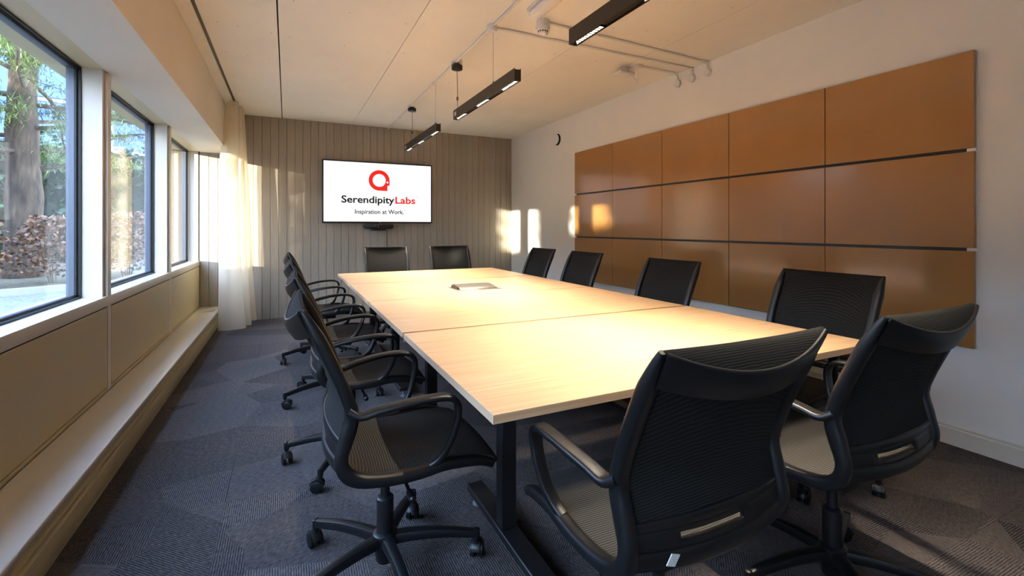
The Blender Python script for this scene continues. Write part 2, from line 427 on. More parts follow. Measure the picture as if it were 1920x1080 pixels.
# ------------------------------------------------------------------ mesh office chair
PROF = [(-.276, .992), (-.243, .930), (-.200, .838), (-.160, .740), (-.143, .672), (-.158, .605), (-.172, .550), (-.160, .505), (-.118, .474), (-.030, .458), (.060, .456), (.145, .464), (.215, .458), (.275, .446), (.318, .424)]
HWX = [.250, .250, .250, .249, .247, .246, .246, .246, .245, .244, .242, .240, .238, .234, .226]
side_path = catmull([(x, y, z) for x, (y, z) in zip(HWX, PROF)], 5)
def side_at(z):           # y of the side frame above the bend, at height z
    for (ya, za), (yb, zb) in zip(PROF, PROF[1:]):
        if zb <= z <= za: return ya + (yb - ya) * (za - z) / (za - zb)
    return PROF[0][0]
def back_pt(s, z, extra=0): return (s * .244, side_at(z) - (.030 + extra) * (1 - s * s), z)
NS = 15; SS = [-1 + 2 * k / (NS - 1) for k in range(NS)]
def chair_meshes():
    R = {}
    sec = rrect(.040, .036, .013, 3)
    n = len(side_path); scl = []
    for i in range(n):
        t = i / (n - 1)
        k = .34 + .66 * min(1, t / .09); k2 = 1 - .2 * max(0, (t - .82) / .18)
        bul = 1 + .25 * math.exp(-((t - .33) / .05) ** 2) + .15 * math.exp(-((t - .52) / .08) ** 2)
        scl.append((k * (1 - .3 * max(0, (t - .8) / .2)), k * k2 * bul))
    f = MB(); f.sweep(side_path, sec, (1, 0, 0), scl); f.sweep([(-p[0], p[1], p[2]) for p in side_path], sec, (1, 0, 0), scl)
    # rolled top: shell behind the rim down to the back mesh
    rows = []
    for (dy, z0, dz, base) in ((-.034, .986, .052, -.284), (-.038, .974, .056, -.279), (-.042, .950, .050, -.267), (-.044, .918, .040, -.250)):
        rows.append([(s * .246, base + dy * (1 - s * s), z0 - dz * (1 - s * s)) for s in SS])
    fr = MB(); fr.grid(rows)
    R['top_shell'] = fr.mesh('top_shell', M['plastic'], smooth=True, solid=.006)
    rim = [(s * .246, -.284 - .035 * (1 - s * s), .987 - .052 * (1 - s * s)) for s in [-1 + 2 * k / 24 for k in range(25)]]
    f.sweep(rim, circ(.006, 8))
    # lower cross rail and the lip under the back mesh, with the slot between them
    rail = [(s * .246, -.168 - .030 * (1 - s * s), .520 - .012 * (1 - s * s)) for s in [-1 + 2 * k / 16 for k in range(17)]]
    f.sweep(rail, rrect(.022, .042, .008, 2), (0, 1, 0))
    lip = [(s * .246, side_at(.585) - .034 * (1 - s * s), .585 + .006 * (1 - abs(s))) for s in [-1 + 2 * k / 16 for k in range(17)]]
    f.sweep(lip, rrect(.014, .026, .006, 2), (0, 1, 0))
    lp = MB(); SL = [-1 + 2 * k / 20 for k in range(21)]; ZL = (.604, .580, .566, .546, .530, .500)
    pts = [[(q * .244, side_at(max(z, .52)) - .004 - .032 * (1 - q * q), z) for q in SL] for z in ZL]
    for i in range(len(ZL) - 1):
        for j in range(20):
            if i == 2 and 5 <= j <= 12: continue
            lp.add([pts[i][j], pts[i][j + 1], pts[i + 1][j + 1], pts[i + 1][j]], [(0, 1, 2, 3)])
    lm = lp.mesh('lower_panel', M['plastic']); bmx = bmesh.new(); bmx.from_mesh(lm); bmesh.ops.remove_doubles(bmx, verts=bmx.verts, dist=1e-5); bmesh.ops.recalc_face_normals(bmx, faces=bmx.faces)
    bmesh.ops.solidify(bmx, geom=bmx.faces[:], thickness=.012)
    for q in bmx.faces: q.smooth = True
    bmx.to_mesh(lm); bmx.free(); R['lower_panel'] = lm
    R['backrest_frame'] = f.mesh('backrest_frame', M['plastic'], smooth=True, auto=50)
    # woven back, rolling over a straight crest to the rim
    rows = [[(s * .246, -.284 - .034 * (1 - s * s), .988 - .051 * (1 - s * s)) for s in SS],
            [(s * .246, -.281 - .027 * (1 - s * s), .991 - .031 * (1 - s * s)) for s in SS],
            [(s * .246, -.276 - .018 * (1 - s * s), .993 - .012 * (1 - s * s)) for s in SS],
            [(s * .246, -.270 - .010 * (1 - s * s), .994 - .002 * (1 - s * s)) for s in SS],
            [(s * .246, -.262 - .006 * (1 - s * s), .988 + .000 * (1 - s * s)) for s in SS]]
    for z, e in ((.965, .004), (.935, .012), (.905, .013), (.87, .010), (.82, .005), (.76, .001), (.70, .002), (.66, .003), (.62, .003), (.59, .003)):
        rows.append([back_pt(s, z, e) for s in SS])
    g = MB(); g.grid(rows); R['backrest_mesh'] = g.mesh('backrest_mesh', M['mesh'], smooth=True, solid=.005, auto=80)
    # seat
    rows = []
    for y, z, hw in ((-.150, .512, .240), (-.128, .488, .240), (-.08, .474, .239), (0, .468, .238), (.08, .468, .236), (.15, .473, .236), (.21, .472, .235), (.27, .464, .232), (.315, .452, .230), (.340, .434, .226)):
        rows.append([(s * hw, y - (.02 * (1 - s * s) if y < -.1 else 0) + (.012 * (1 - s * s) if y > .25 else 0), z - .012 * (1 - s * s) * (1 if y < .2 else 0)) for s in SS])
    g = MB(); g.grid(rows); R['seat'] = g.mesh('seat', M['lit_seat_mesh'], smooth=True, solid=.014, auto=80)
    # underside carrier
    g = MB(); g.box(-.14, .14, -.10, .19, .425, .447); g.box(-.09, .09, -.09, .12, .385, .426); R['tilt_mechanism'] = g.mesh('tilt_mechanism', M['plastic'], bevel=.008, seg=2)
    g = MB(); g.tube([(.08, .02, .41), (.20, .03, .405), (.255, .03, .40)], .006, 8); g.lathe([(.004, .235), (.011, .24), (.011, .285), (.006, .29)], 10, (0, .03, .40), 'x'); R['lever'] = g.mesh('lever', M['plastic'], smooth=True)
    g = MB(); g.lathe([(.03, .10), (.03, .27), (.025, .275), (.0165, .276), (.0165, .39)], 20); R['gas_lift'] = g.mesh('gas_lift', M['black'], smooth=True)
    g = MB(); g.lathe([(.028, .045), (.031, .05), (.036, .085), (.042, .10), (.042, .145), (.033, .152)], 20); R['hub'] = g.mesh('hub', M['plastic'], smooth=True)
    # spoke along +x
    pth = catmull([(.02, 0, .122), (.10, 0, .124), (.20, 0, .117), (.285, 0, .102), (.325, 0, .094)], 4); m_ = len(pth)
    g = MB(); g.sweep(pth, rrect(.044, .040, .012, 2), (0, 1, 0), [(1.0 - .42 * i / (m_ - 1), 1.05 - .35 * i / (m_ - 1)) for i in range(m_)])
    g.lathe([(.0125, .070), (.0135, .075), (.0135, .108), (.011, .110)], 12, (.328, 0, 0)); R['spoke'] = g.mesh('spoke', M['plastic'], smooth=True)
    # caster: two wheels, hood and stem, axle along y, trailing
    g = MB()
    for s in (-1, 1):
        a, b_ = sorted((s * .006, s * .026))
        g.lathe([(.020, a), (.0275, a + .003), (.0285, (a + b_) / 2), (.0275, b_ - .003), (.018, b_)], 18, (.014, 0, .0285), 'y')
    hood = [(.014 + .032 * math.cos(math.radians(a)), 0, .0295 + .032 * math.sin(math.radians(a))) for a in range(20, 175, 14)]
    g.sweep(hood, rrect(.034, .006, .0025, 2), (0, 1, 0))
    g.lathe([(.009, .050), (.009, .082)], 10); R['caster'] = g.mesh('caster', M['black'], smooth=True)
    # armrest on +x side
    ap = catmull([(.252, -.150, .690), (.262, -.118, .672), (.270, -.070, .682), (.281, .0, .694), (.286, .075, .700), (.284, .135, .697), (.280, .168, .680), (.277, .178, .645), (.272, .168, .590), (.262, .150, .535), (.248, .125, .490), (.240, .10, .468)], 4)
    m_ = len(ap); sc_ = []
    for i in range(m_):
        t = i / (m_ - 1); sc_.append((1.0 if t < .5 else 1 - .25 * (t - .5) / .5, 1.25 - .25 * min(1, t / .15) + .5 * max(0, (t - .85) / .15)))
    for s, nm in ((1, 'armrest_a'), (-1, 'armrest_b')):
        g = MB(); g.sweep([(s * p[0], p[1], p[2]) for p in ap], rrect(.042, .019, .008, 3), (1, 0, 0), sc_); R[nm] = g.mesh('armrest', M['plastic'], smooth=True)
    g = MB(); g.box(-.012, .012, -.001, .001, -.014, .014); R['care_tag'] = g.mesh('care_tag', M['white_plastic'])
    return R
CM = chair_meshes()
CHAIR_GROUP = 'black mesh office chairs around the long table'
def chair(x, y, face, phase, label, care=False):
    """face: world angle the chair looks towards (deg); phase: world angle of one spoke"""
    c = tag(empty('office_chair', (x, y, 0), math.radians(face - 90)), label, 'chair', CHAIR_GROUP)
    for nm in ('backrest_frame', 'top_shell', 'lower_panel', 'backrest_mesh', 'seat', 'tilt_mechanism', 'lever', 'gas_lift', 'hub'): link(nm, CM[nm], c)
    link('armrest', CM['armrest_a'], c); link('armrest', CM['armrest_b'], c)
    rr = random.Random(int(x * 1000 + y * 77))
    for k in range(5):
        a = math.radians(phase + 72 * k - (face - 90))
        sp = link('spoke', CM['spoke'], c, (0, 0, 0), a)
        link('caster', CM['caster'], sp, (.328, 0, 0), rr.uniform(-1.9, 1.9) + (PI if rr.random() < .5 else 0))
    if care:
        t = link('care_tag', CM['care_tag'], c, (-.165, -.218, .532)); t['label'] = 'small white care tag'; t.rotation_euler = (0.2, .35, 0)
    return c
CH = [
    (.315, 1.70, 0, 59, 'black mesh chair on the window side of the table, nearest the viewer'),
    (.315, 2.63, 0, 21.7, 'black mesh chair on the window side, second from the viewer'),
    (.30, 3.62, 0, 53, 'black mesh chair on the window side, third from the viewer'),
    (.29, 4.72, 0, 48, 'black mesh chair on the window side, farthest from the viewer'),
    (2.33, 1.51, 180, 0, 'black mesh chair on the ochre panel side, nearest the viewer'),
    (2.30, 2.60, 180, 0, 'black mesh chair on the ochre panel side, second from the viewer'),
    (2.35, 3.78, 180, 0, 'black mesh chair on the ochre panel side, third from the viewer'),
    (2.37, 4.66, 180, 0, 'black mesh chair on the ochre panel side, farthest from the viewer'),
    (1.09, 5.575, 270, 30, 'black mesh chair at the far table end, directly below the wall screen'),
    (1.90, 5.575, 270, 12, 'black mesh chair at the far table end, nearer the right wall'),
    (.895, .955, 90, 80, 'black mesh chair at the near table end with a white tag below its back'),
    (1.68, .965, 90, 22, 'black mesh chair at the near table end, beside the right wall'),
]
for k, a in enumerate(CH): chair(*a, care=(k == 10))

# ------------------------------------------------------------------ screen, conference bar
tv = tag(empty('wall_screen', (1.2245, 7.02, 1.2955)), 'large black framed wall screen showing a red head logo on white', 'screen')
TW, TH = .7855, .8915
b = MB(); b.box(-TW, TW, .0, .05, 0, TH); b.build('casing', M['black'], tv, bevel=.004, seg=2)
b = MB(); b.box(-.3, .3, .05, .064, .2, .7); b.build('wall_bracket', M['black_metal'], tv)
scr = mat('screen_white', (60, 60, 62), .25, emit=(255, 255, 255), estr=.36)
b = MB(); b.box(-TW + .019, TW - .019, -.001, .0, .021, TH - .018); scr_o = b.build('display', scr, tv)
M['ink'] = mat('screen_ink_dark', (20, 19, 20), .6)
M['ink2'] = mat('screen_ink_grey', (34, 34, 36), .6)
M['red'] = mat('screen_red', (120, 12, 10), .6, emit=(236, 34, 28), estr=.30)
def text(body, size, m, name, x, z, bold=0, width=None, align='CENTER'):
    cu = bpy.data.curves.new(name, 'FONT'); cu.body = body; cu.size = size; cu.offset = bold; cu.align_x = align; cu.resolution_u = 4
    to = bpy.data.objects.new(name, cu); COL.objects.link(to); bpy.context.view_layer.update()
    me = bpy.data.meshes.new_from_object(to.evaluated_get(bpy.context.evaluated_depsgraph_get())); bpy.data.objects.remove(to)
    xs = [v.co.x for v in me.vertices]; k = 1
    if width: k = width / (max(xs) - min(xs))
    x_off = min(xs) if align == 'LEFT' else (max(xs) + min(xs)) / 2
    for v in me.vertices: v.co = Vector(((v.co.x - x_off) * k, -.0016, v.co.y * 1))
    me.materials.clear(); me.materials.append(m)
    o = link(name, me, tv, (x, 0, z)); return o
cx0 = -.01
text('Serendipity', .142, M['ink'], 'lettering', -.532, .292, .0034, .745, 'LEFT')
text('Labs', .142, M['red'], 'lettering', .225, .292, .0034, .30, 'LEFT')
text('Inspiration at Work.', .088, M['ink2'], 'lettering', -.35, .135, .0018, .70, 'LEFT')
text('®', .032, M['red'], 'lettering', .535, .385, 0, None, 'LEFT')
text('®', .032, M['ink2'], 'lettering', .357, .185, 0, None, 'LEFT')
# head-shaped ring emblem
R1, R2 = .150, .093; ex, ez = -.008, .625
outer = []
for d in range(0, 271, 6):
    a = math.radians(d); outer.append((R1 * math.cos(a), R1 * math.sin(a)))
outer += [(.118, -R1 - .003), (.118, -.073), (.150, -.073)]
ih = [(R2 * math.cos(math.radians(d)), R2 * math.sin(math.radians(d))) for d in range(0, 300, 6)] + [(.052, -.098), (.040, -.084), (.062, -.072)] + [(R2 * math.cos(math.radians(d)), R2 * math.sin(math.radians(d))) for d in range(318, 360, 6)]
eye = [(.118 + .0135 * math.cos(a * PI / 8), -.026 + .0135 * math.sin(a * PI / 8)) for a in range(16)]
bm = bmesh.new(); eds = []
for loop in (outer, ih, eye):
    vs = [bm.verts.new((x, -.0016, z)) for x, z in loop]
    eds += [bm.edges.new((vs[i], vs[(i + 1) % len(vs)])) for i in range(len(vs))]
bmesh.ops.triangle_fill(bm, edges=eds, use_beauty=True, use_dissolve=False)
me = bpy.data.meshes.new('emblem'); bm.to_mesh(me); bm.free(); me.materials.append(M['red'])
link('emblem', me, tv, (ex, 0, ez))
b = MB(); b.box(-.006, .006, -.001, 0, .006, .012); b.build('status_light', M['white_plastic'], tv)

cb = tag(empty('conference_camera_bar', (1.205, 7.0, 1.187)), 'black conference camera bar with round lens under the wall screen', 'camera')
pr = [(-.213, .055), (-.205, .085), (-.19, .093), (.19, .093), (.205, .085), (.213, .055), (.19, .028), (.10, .022), (-.10, .022), (-.19, .028)]
b = MB(); n = len(pr); b.add([(x, -.04, z) for x, z in pr] + [(x, .045, z) for x, z in pr], [tuple(range(n)), tuple(range(2 * n - 1, n - 1, -1))] + [(k, (k + 1) % n, (k + 1) % n + n, k + n) for k in range(n)]); b.build('body', M['black'], cb, bevel=.006, seg=2)
b = MB(); b.lathe([(.032, -.062), (.036, -.055), (.038, -.03)], 22, (0, 0, .056), 'y'); ln_ = b.build('lens_housing', M['black_metal'], cb, smooth=True)
b = MB(); b.lathe([(.014, -.066), (.022, -.060)], 18, (0, 0, .056), 'y'); b.build('lens', mat('lens_glass', (8, 8, 12), .05, coat=1), ln_, smooth=True)
b = MB(); b.box(-.10, .10, -.03, .04, .0, .022); b.build('stand', M['black'], cb, bevel=.006, seg=2)
b = MB(); b.box(-.03, .03, .03, .086, .03, .10); b.build('mount', M['black_metal'], cb)
cbl = MB(); cbl.tube(catmull([(1.335, 7.06, 1.19), (1.337, 7.074, 1.10), (1.338, 7.076, .7), (1.34, 7.074, .25), (1.34, 7.05, .006), (1.30, 6.7, .006)], 5), .005, 8)
tag(cbl.build('screen_cable', M['black'], None, smooth=True), 'thin black cable running down the board wall below the camera bar', 'cable')

# ------------------------------------------------------------------ pendant lights
WARM = (1, .85, .66)
def pendant(y0, y1, zb, label, canopy_y, wire_y):
    xc = 1.372; L = y1 - y0; yc = (y0 + y1) / 2
    p = tag(empty('linear_pendant_light', (xc, yc, zb)), label, 'pendant light', 'black linear pendants over the long table')
    b = MB(); hw, hh = .024, .082; h = L / 2
    b.box(-hw, -hw + .003, -h, h, 0, hh); b.box(hw - .003, hw, -h, h, 0, hh); b.box(-hw + .003, hw - .003, -h, h, .012, hh - .008)
    b.box(-hw + .003, hw - .003, -h, -h + .004, 0, .012); b.box(-hw + .003, hw - .003, h - .004, h, 0, .012)
    b.build('housing', M['bronze'], p)
    seg = [(-h + .02, -h + .26), (-.12, .12), (h - .26, h - .02)]
    for a, c in seg:
        d = MB(); k = 10
        for i in range(k):
            yy = a + (c - a) * i / k; d.box(-.021, .021, yy - .0035, yy + .0035, .001, .0112)
        d.box(-.021, -.012, a, c, .001, .0112); d.box(.012, .021, a, c, .001, .0112)
        s_ = d.build('led_louvre', M['black'], p); s_['label'] = 'row of small glowing cells'
        li = bpy.data.lights.new('led_beam', 'AREA'); li.shape = 'RECTANGLE'; li.size = .03; li.size_y = c - a; li.energy = PEND; li.color = WARM; li.spread = math.radians(88)
        lo = bpy.data.objects.new('led_beam', li); COL.objects.link(lo); lo.parent = p; lo.location = (0, (a + c) / 2, .0115)
    zt = ZC - zb
    if canopy_y:
        b = MB(); b.lathe([(.046, zt - .072), (.050, zt - .068), (.050, zt - .036), (.046, zt - .034), (.030, zt - .033), (.030, zt - .0215)], 24, (0, canopy_y - yc, 0)); b.build('canopy', M['black'], p, smooth=True)
        cy = canopy_y - yc; ey = min(cy, h - .05)
        b = MB(); b.tube(catmull([(0, cy, zt - .072), (.004, cy, zt - .25), (.0, (cy + ey) / 2, .16), (0, ey, hh)], 4), .0035, 8); b.build('power_cord', M['wire'], p, smooth=True)
        b = MB(); b.lathe([(.009, .17), (.009, .20)], 10, (.004, cy, 0)); b.build('cord_grip', M['black'], p)
        b = MB(); b.box(-.0245, -.0238, h - .075, h - .03, .025, .06); b.build('rating_label', M['white_plastic'], p)
    if wire_y:
        b = MB(); b.tube([(0, wire_y - yc, hh), (0, wire_y - yc, zt - .02)], .0012, 6); b.build('suspension_wire', M['wire'], p)
        b = MB(); b.lathe([(.008, hh), (.008, hh + .02), (.003, hh + .03)], 10, (0, wire_y - yc, 0)); b.build('wire_grip', M['wire'], p)
    return p
pendant(4.56, 5.95, 2.20, 'black linear pendant farthest away, hanging nearest the wall screen', 5.66, 4.66)
pendant(2.765, 4.02, 2.20, 'black linear pendant in the middle, over the grey power box', 3.99, 3.17)
pendant(.78, 2.105, 2.20, 'black linear pendant nearest the viewer, cut by the top of the picture', None, None)

# ------------------------------------------------------------------ ceiling services
def conduit(pts, label, r=.0105):
    b = MB(); b.tube(pts, r, 10); return tag(b.build('ceiling_conduit', M['steel'], None, smooth=True), label, 'conduit', 'surface conduits on the ceiling')
zc = ZC - .0115
conduit([(1.358, YB + .01, zc), (1.358, 3.0, zc), (1.358, YF - .03, zc)], 'long pale conduit along the ceiling above the pendant lights')
def bend_to_wall(x0, y0, y1):
    return catmull([(x0, y0, zc), (x0 + .4, y0 + (y1 - y0) * .2, zc), (XR - .08, y1, zc), (XR - .035, y1, zc - .008), (XR - .016, y1, zc - .035), (XR - .0125, y1, ZC - .08)], 6)
conduit(bend_to_wall(1.40, 3.17, 3.188), 'pale conduit from the round ceiling box to the middle wall box')
conduit(bend_to_wall(1.70, 2.93, 3.005), 'pale conduit from the smoke detector to the wall box nearest the viewer')
conduit(bend_to_wall(2.92, 3.352, 3.362), 'short pale conduit ending at the wall box farthest from the viewer')
for y, lb in ((3.005, 'round white wall box nearest the viewer below a conduit bend'), (3.188, 'round white wall box between two others below the conduits'), (3.362, 'round white wall box farthest from the viewer, below short conduit')):
    o = tag(empty('conduit_box', (XR, y, 2.615)), lb, 'junction box', 'round conduit boxes on the right wall')
    b = MB(); b.lathe([(.036, -.0005), (.036, -.026), (.030, -.030)][::-1], 24, (0, 0, 0), 'x'); b.build('body', M['white_plastic'], o, smooth=True)
    b = MB(); b.lathe([(.028, -.034), (.031, -.030)], 24, (0, 0, 0), 'x'); b.build('cover', M['white_plastic'], o, smooth=True)
    b = MB(); b.lathe([(.015, .020), (.015, .037)], 14, (-.0125, 0, 0)); b.build('collar', M['steel'], o)
for y, lb in ((3.16, 'round white ceiling box where two conduits meet'), (3.99, 'round white ceiling box above the middle pendant canopy'), (5.66, 'round white ceiling box above the farthest pendant canopy')):
    o = tag(empty('ceiling_box', (1.358, y, ZC)), lb, 'junction box')
    b = MB(); dz_ = .5 if y > 3.5 else 1; b.lathe([(.033, -.042 * dz_), (.036, -.036 * dz_), (.036, -.0005)], 24); b.build('body', M['white_plastic'], o, smooth=True)
    if y < 3.5: b = MB(); b.lathe([(.030, -.048), (.034, -.042)], 24); b.build('cover', M['white_plastic'], o, smooth=True)
for x, y in ((1.358, 4.66), (1.358, 6.3)):
    b = MB(); b.box(x - .02, x + .02, y - .008, y + .008, ZC - .024, ZC); tag(b.build('conduit_clip', M['steel'], bevel=.003, seg=1), 'small clip holding the long ceiling conduit ' + ('beside a suspension wire' if y < 5 else 'beyond the farthest canopy'), 'clip', 'conduit clips')
sd = tag(empty('smoke_detector', (1.655, 2.93, ZC)), 'white round smoke detector on a raised base on the ceiling', 'smoke detector')
b = MB(); b.lathe([(.042, -.04), (.045, -.036), (.045, 0)], 28); b.build('mounting_box', M['white_plastic'], sd, smooth=True)
b = MB(); b.lathe([(.046, -.062), (.052, -.058), (.052, -.042), (.046, -.040)], 28); b.build('base', M['white_plastic'], sd, smooth=True)
b = MB(); b.lathe([(.020, -.104), (.030, -.100), (.036, -.090), (.036, -.078), (.048, -.072), (.048, -.063)], 28); dm = b.build('sensor', M['white_plastic'], sd, smooth=True)
for k in range(12):
    a = 2 * PI * k / 12; b = MB(); b.box(.0352, .0368, -.005, .005, -.089, -.079); v = b.build('slot', M['dark_gap'], dm); v.rotation_euler = (0, 0, a)
el = tag(empty('emergency_light', (1.52, 2.66, ZC)), 'white clear covered emergency light on the ceiling, cut by the top edge', 'emergency light')
b = MB(); b.box(-.055, .055, -.16, .16, -.02, 0); b.build('back_plate', M['white_plastic'], el, bevel=.006, seg=2)
b = MB(); b.box(-.048, .048, -.15, .15, -.062, -.02); b.build('cover', mat('opal_cover', (232, 230, 225), .25, coat=.5), el, bevel=.018, seg=3)
ap = tag(empty('ceiling_sensor', (2.80, 3.45, ZC)), 'flat white sensor box hung below the ceiling by a short conduit', 'sensor')
b = MB(); b.box(-.085, .085, -.07, .07, -.085, -.058); b.build('body', M['white_plastic'], ap, bevel=.01, seg=3)
b = MB(); b.box(-.06, .06, -.05, .05, -.058, -.052); b.build('mount_plate', M['black'], ap)
b = MB(); b.lathe([(.006, -.055), (.006, 0)], 10, (.06, 0, 0)); b.lathe([(.02, -.005), (.02, 0)], 14, (.06, 0, 0)); b.build('stem', M['white_plastic'], ap)
b = MB(); b.lathe([(.004, -.0862), (.004, -.085)], 8, (-.065, -.03, 0)); b.build('indicator', mat('green_led', (120, 200, 80), .4, emit=(120, 220, 80), estr=1), ap)
b = MB(); b.tube(catmull([(.08, -.10, -.02), (.10, -.09, -.10), (.12, -.06, -.155), (.13, -.02, -.10), (.085, .0, -.065)], 6), .0025, 6); b.build('cable_loop', M['white_plastic'], ap, smooth=True)
b = MB(); b.box(2.865, 2.925, 3.322, 3.382, ZC - .032, ZC); tag(b.build('adaptable_box', M['white_plastic'], bevel=.004, seg=2), 'small square white ceiling box starting the short conduit', 'junction box')
av = tag(empty('air_valve', (XR, 5.60, 2.456)), 'round white air valve with a dark gap high on the right wall', 'vent')
b = MB(); b.lathe([(.080, -.004), (.080, -.0005)], 36, (0, 0, 0), 'x'); b.build('throat', M['dark_gap'], av)
b = MB(); b.lathe([(.040, -.040), (.066, -.036), (.074, -.026), (.05, -.006)], 36, (0, 0, 0), 'x'); b.build('disc', M['wall'], av, smooth=True)

# ------------------------------------------------------------------ curtain
def curtain():
    plan = [(-.645, 6.45), (-.56, 6.385), (-.47, 6.375), (-.415, 6.41), (-.45, 6.48), (-.54, 6.55), (-.52, 6.61), (-.42, 6.60), (-.375, 6.635), (-.43, 6.71), (-.52, 6.77), (-.49, 6.81), (-.39, 6.78), (-.345, 6.81), (-.42, 6.87), (-.50, 6.89)]
    base = catmull([(x, y, 0) for x, y in plan], 7); rows = []; NZ = 26; nb_ = len(base)
    xa, xb_ = min(p.x for p in base), max(p.x for p in base)
    for i in range(NZ + 1):
        t = i / NZ; z = 2.712 - t * (2.712 - .022); row = []
        L_ = -.635 - .095 * min(1, t / .3) ** .7; R_ = -.485 + .06 * min(1, t / .5) + .075 * max(0, (t - .5) / .5) ** 1.5
        for j, p in enumerate(base):
            u = j / (nb_ - 1); q = (p.x - xa) / (xb_ - xa)
            x = L_ + (R_ - L_) * q + .008 * math.sin(3.1 * t + 14 * u); y = p.y - .03 + .012 * math.sin(4 * t + 9 * u) * t
            row.append((x, y, z + (.010 * math.sin(9 * u) + .03 * u if i == NZ else 0)))
        rows.append(row)
    g = MB(); g.grid(rows); return g.mesh('curtain', M['curtain'], smooth=True, auto=80)
cu = tag(empty('curtain', (0, 0, 0)), 'sunlit sheer cream curtain bunched beside the far window', 'curtain')
link('fabric', curtain(), cu)
b = MB(); b.add([(-.93, 6.62, .217), (-.80, 6.62, .217), (-.80, 6.74, .217), (-.93, 6.74, .217), (-.80, 6.62, .245), (-.80, 6.74, .245), (-.90, 6.62, .222), (-.90, 6.74, .222)],
  [(0, 1, 4, 6), (3, 7, 5, 2), (1, 2, 5, 4), (6, 4, 5, 7), (0, 6, 7, 3), (0, 3, 2, 1)])
tag(b.build('wedge', M['sill']), 'small cream wedge lying on the bench behind the curtain', 'wedge')

# ------------------------------------------------------------------ outside
GZ = .28
m = mat('gravel', (150, 146, 138), .9); n = N(m); v = n.coord('Object'); h = n.noise(v, 30, 4); n.l(n.ramp(h, [(.35, lin((78, 76, 70))), (.7, lin((124, 121, 114)))]), n.b.inputs['Base Color']); n.bump(h, .5, .02); M['gravel'] = m
m = mat('garden_soil', (82, 70, 54), .95); n = N(m); v = n.coord('Object'); h = n.noise(v, 14, 5); n.l(n.ramp(h, [(.35, lin((58, 50, 38))), (.55, lin((96, 84, 62))), (.75, lin((88, 100, 60)))]), n.b.inputs['Base Color']); n.bump(h, .6, .03); M['soil'] = m
b = MB(); b.box(-70, -1.31, -45, 80, GZ - .2, GZ); tag(b.build('ground', M['gravel']), 'pale gravel ground outside the windows', kind='structure')
kd = Vector((.83, .557, 0)); kn = Vector((-.557, .83, 0)); k0 = Vector((-3.54, 8.80, 0))
def kp(a, d, z): p = k0 + kd * a + kn * d; return (p.x, p.y, z)
b = MB(); b.add([kp(-8.5, 0, GZ), kp(2.2, 0, GZ), kp(2.2, .14, GZ), kp(-8.5, .14, GZ), kp(-8.5, 0, GZ + .09), kp(2.2, 0, GZ + .09), kp(2.2, .14, GZ + .09), kp(-8.5, .14, GZ + .09)], [(0, 3, 2, 1), (4, 5, 6, 7), (0, 1, 5, 4), (1, 2, 6, 5), (2, 3, 7, 6), (3, 0, 4, 7)])
tag(b.build('kerb', mat('kerb_stone', (140, 138, 132), .8)), 'pale stone kerb edging the planting bed outside', 'kerb')
b = MB(); b.add([kp(-8.5, .14, GZ + .05), kp(2.2, .14, GZ + .05), kp(2.2, 12, GZ + .10), kp(-8.5, 12, GZ + .10), kp(-8.5, .14, GZ - .1), kp(2.2, .14, GZ - .1), kp(2.2, 12, GZ - .1), kp(-8.5, 12, GZ - .1)], [(0, 1, 2, 3), (7, 6, 5, 4), (0, 4, 5, 1), (1, 5, 6, 2), (2, 6, 7, 3), (3, 7, 4, 0)])
tag(b.build('planting_bed', M['soil']), 'brown planting bed behind the stone kerb outside', kind='structure')
def leafmat(name, c0, c1, trans=.3):
    m = mat(name, c0, .6); n = N(m); gi = n.n('NewGeometry'); n.l(n.ramp(gi.outputs['Random Per Island'], [(0, lin(c0)), (1, lin(c1))]), n.b.inputs['Base Color']); return m
M['beech'] = leafmat('dry_beech_leaves', (62, 40, 28), (126, 90, 64))
M['hedge'] = leafmat('dark_hedge_leaves', (20, 38, 28), (50, 76, 46))
M['needles'] = leafmat('pine_needles', (44, 68, 36), (128, 148, 78))
M['twig'] = mat('twig', (96, 78, 60), .9)
m = mat('pine_bark', (116, 92, 70), .95); n = N(m); v = n.coord('Object', (1, 1, .3)); h = n.noise(v, 11, 8); n.l(n.ramp(h, [(.35, lin((46, 38, 32))), (.6, lin((74, 62, 50))), (.8, lin((104, 88, 72)))]), n.b.inputs['Base Color']); n.bump(h, 1, .05); M['bark'] = m
R = random.Random(11)
def leaf(mb, p, L, W, up=.0):
    d = Vector((R.gauss(0, 1), R.gauss(0, 1), R.gauss(0, .7) + up)).normalized(); s = d.cross(Vector((R.gauss(0, 1), R.gauss(0, 1), R.gauss(0, 1)))).normalized()
    p = Vector(p); mb.add([p, p + d * L * .5 + s * W, p + d * L, p + d * L * .5 - s * W], [(0, 1, 2, 3)])
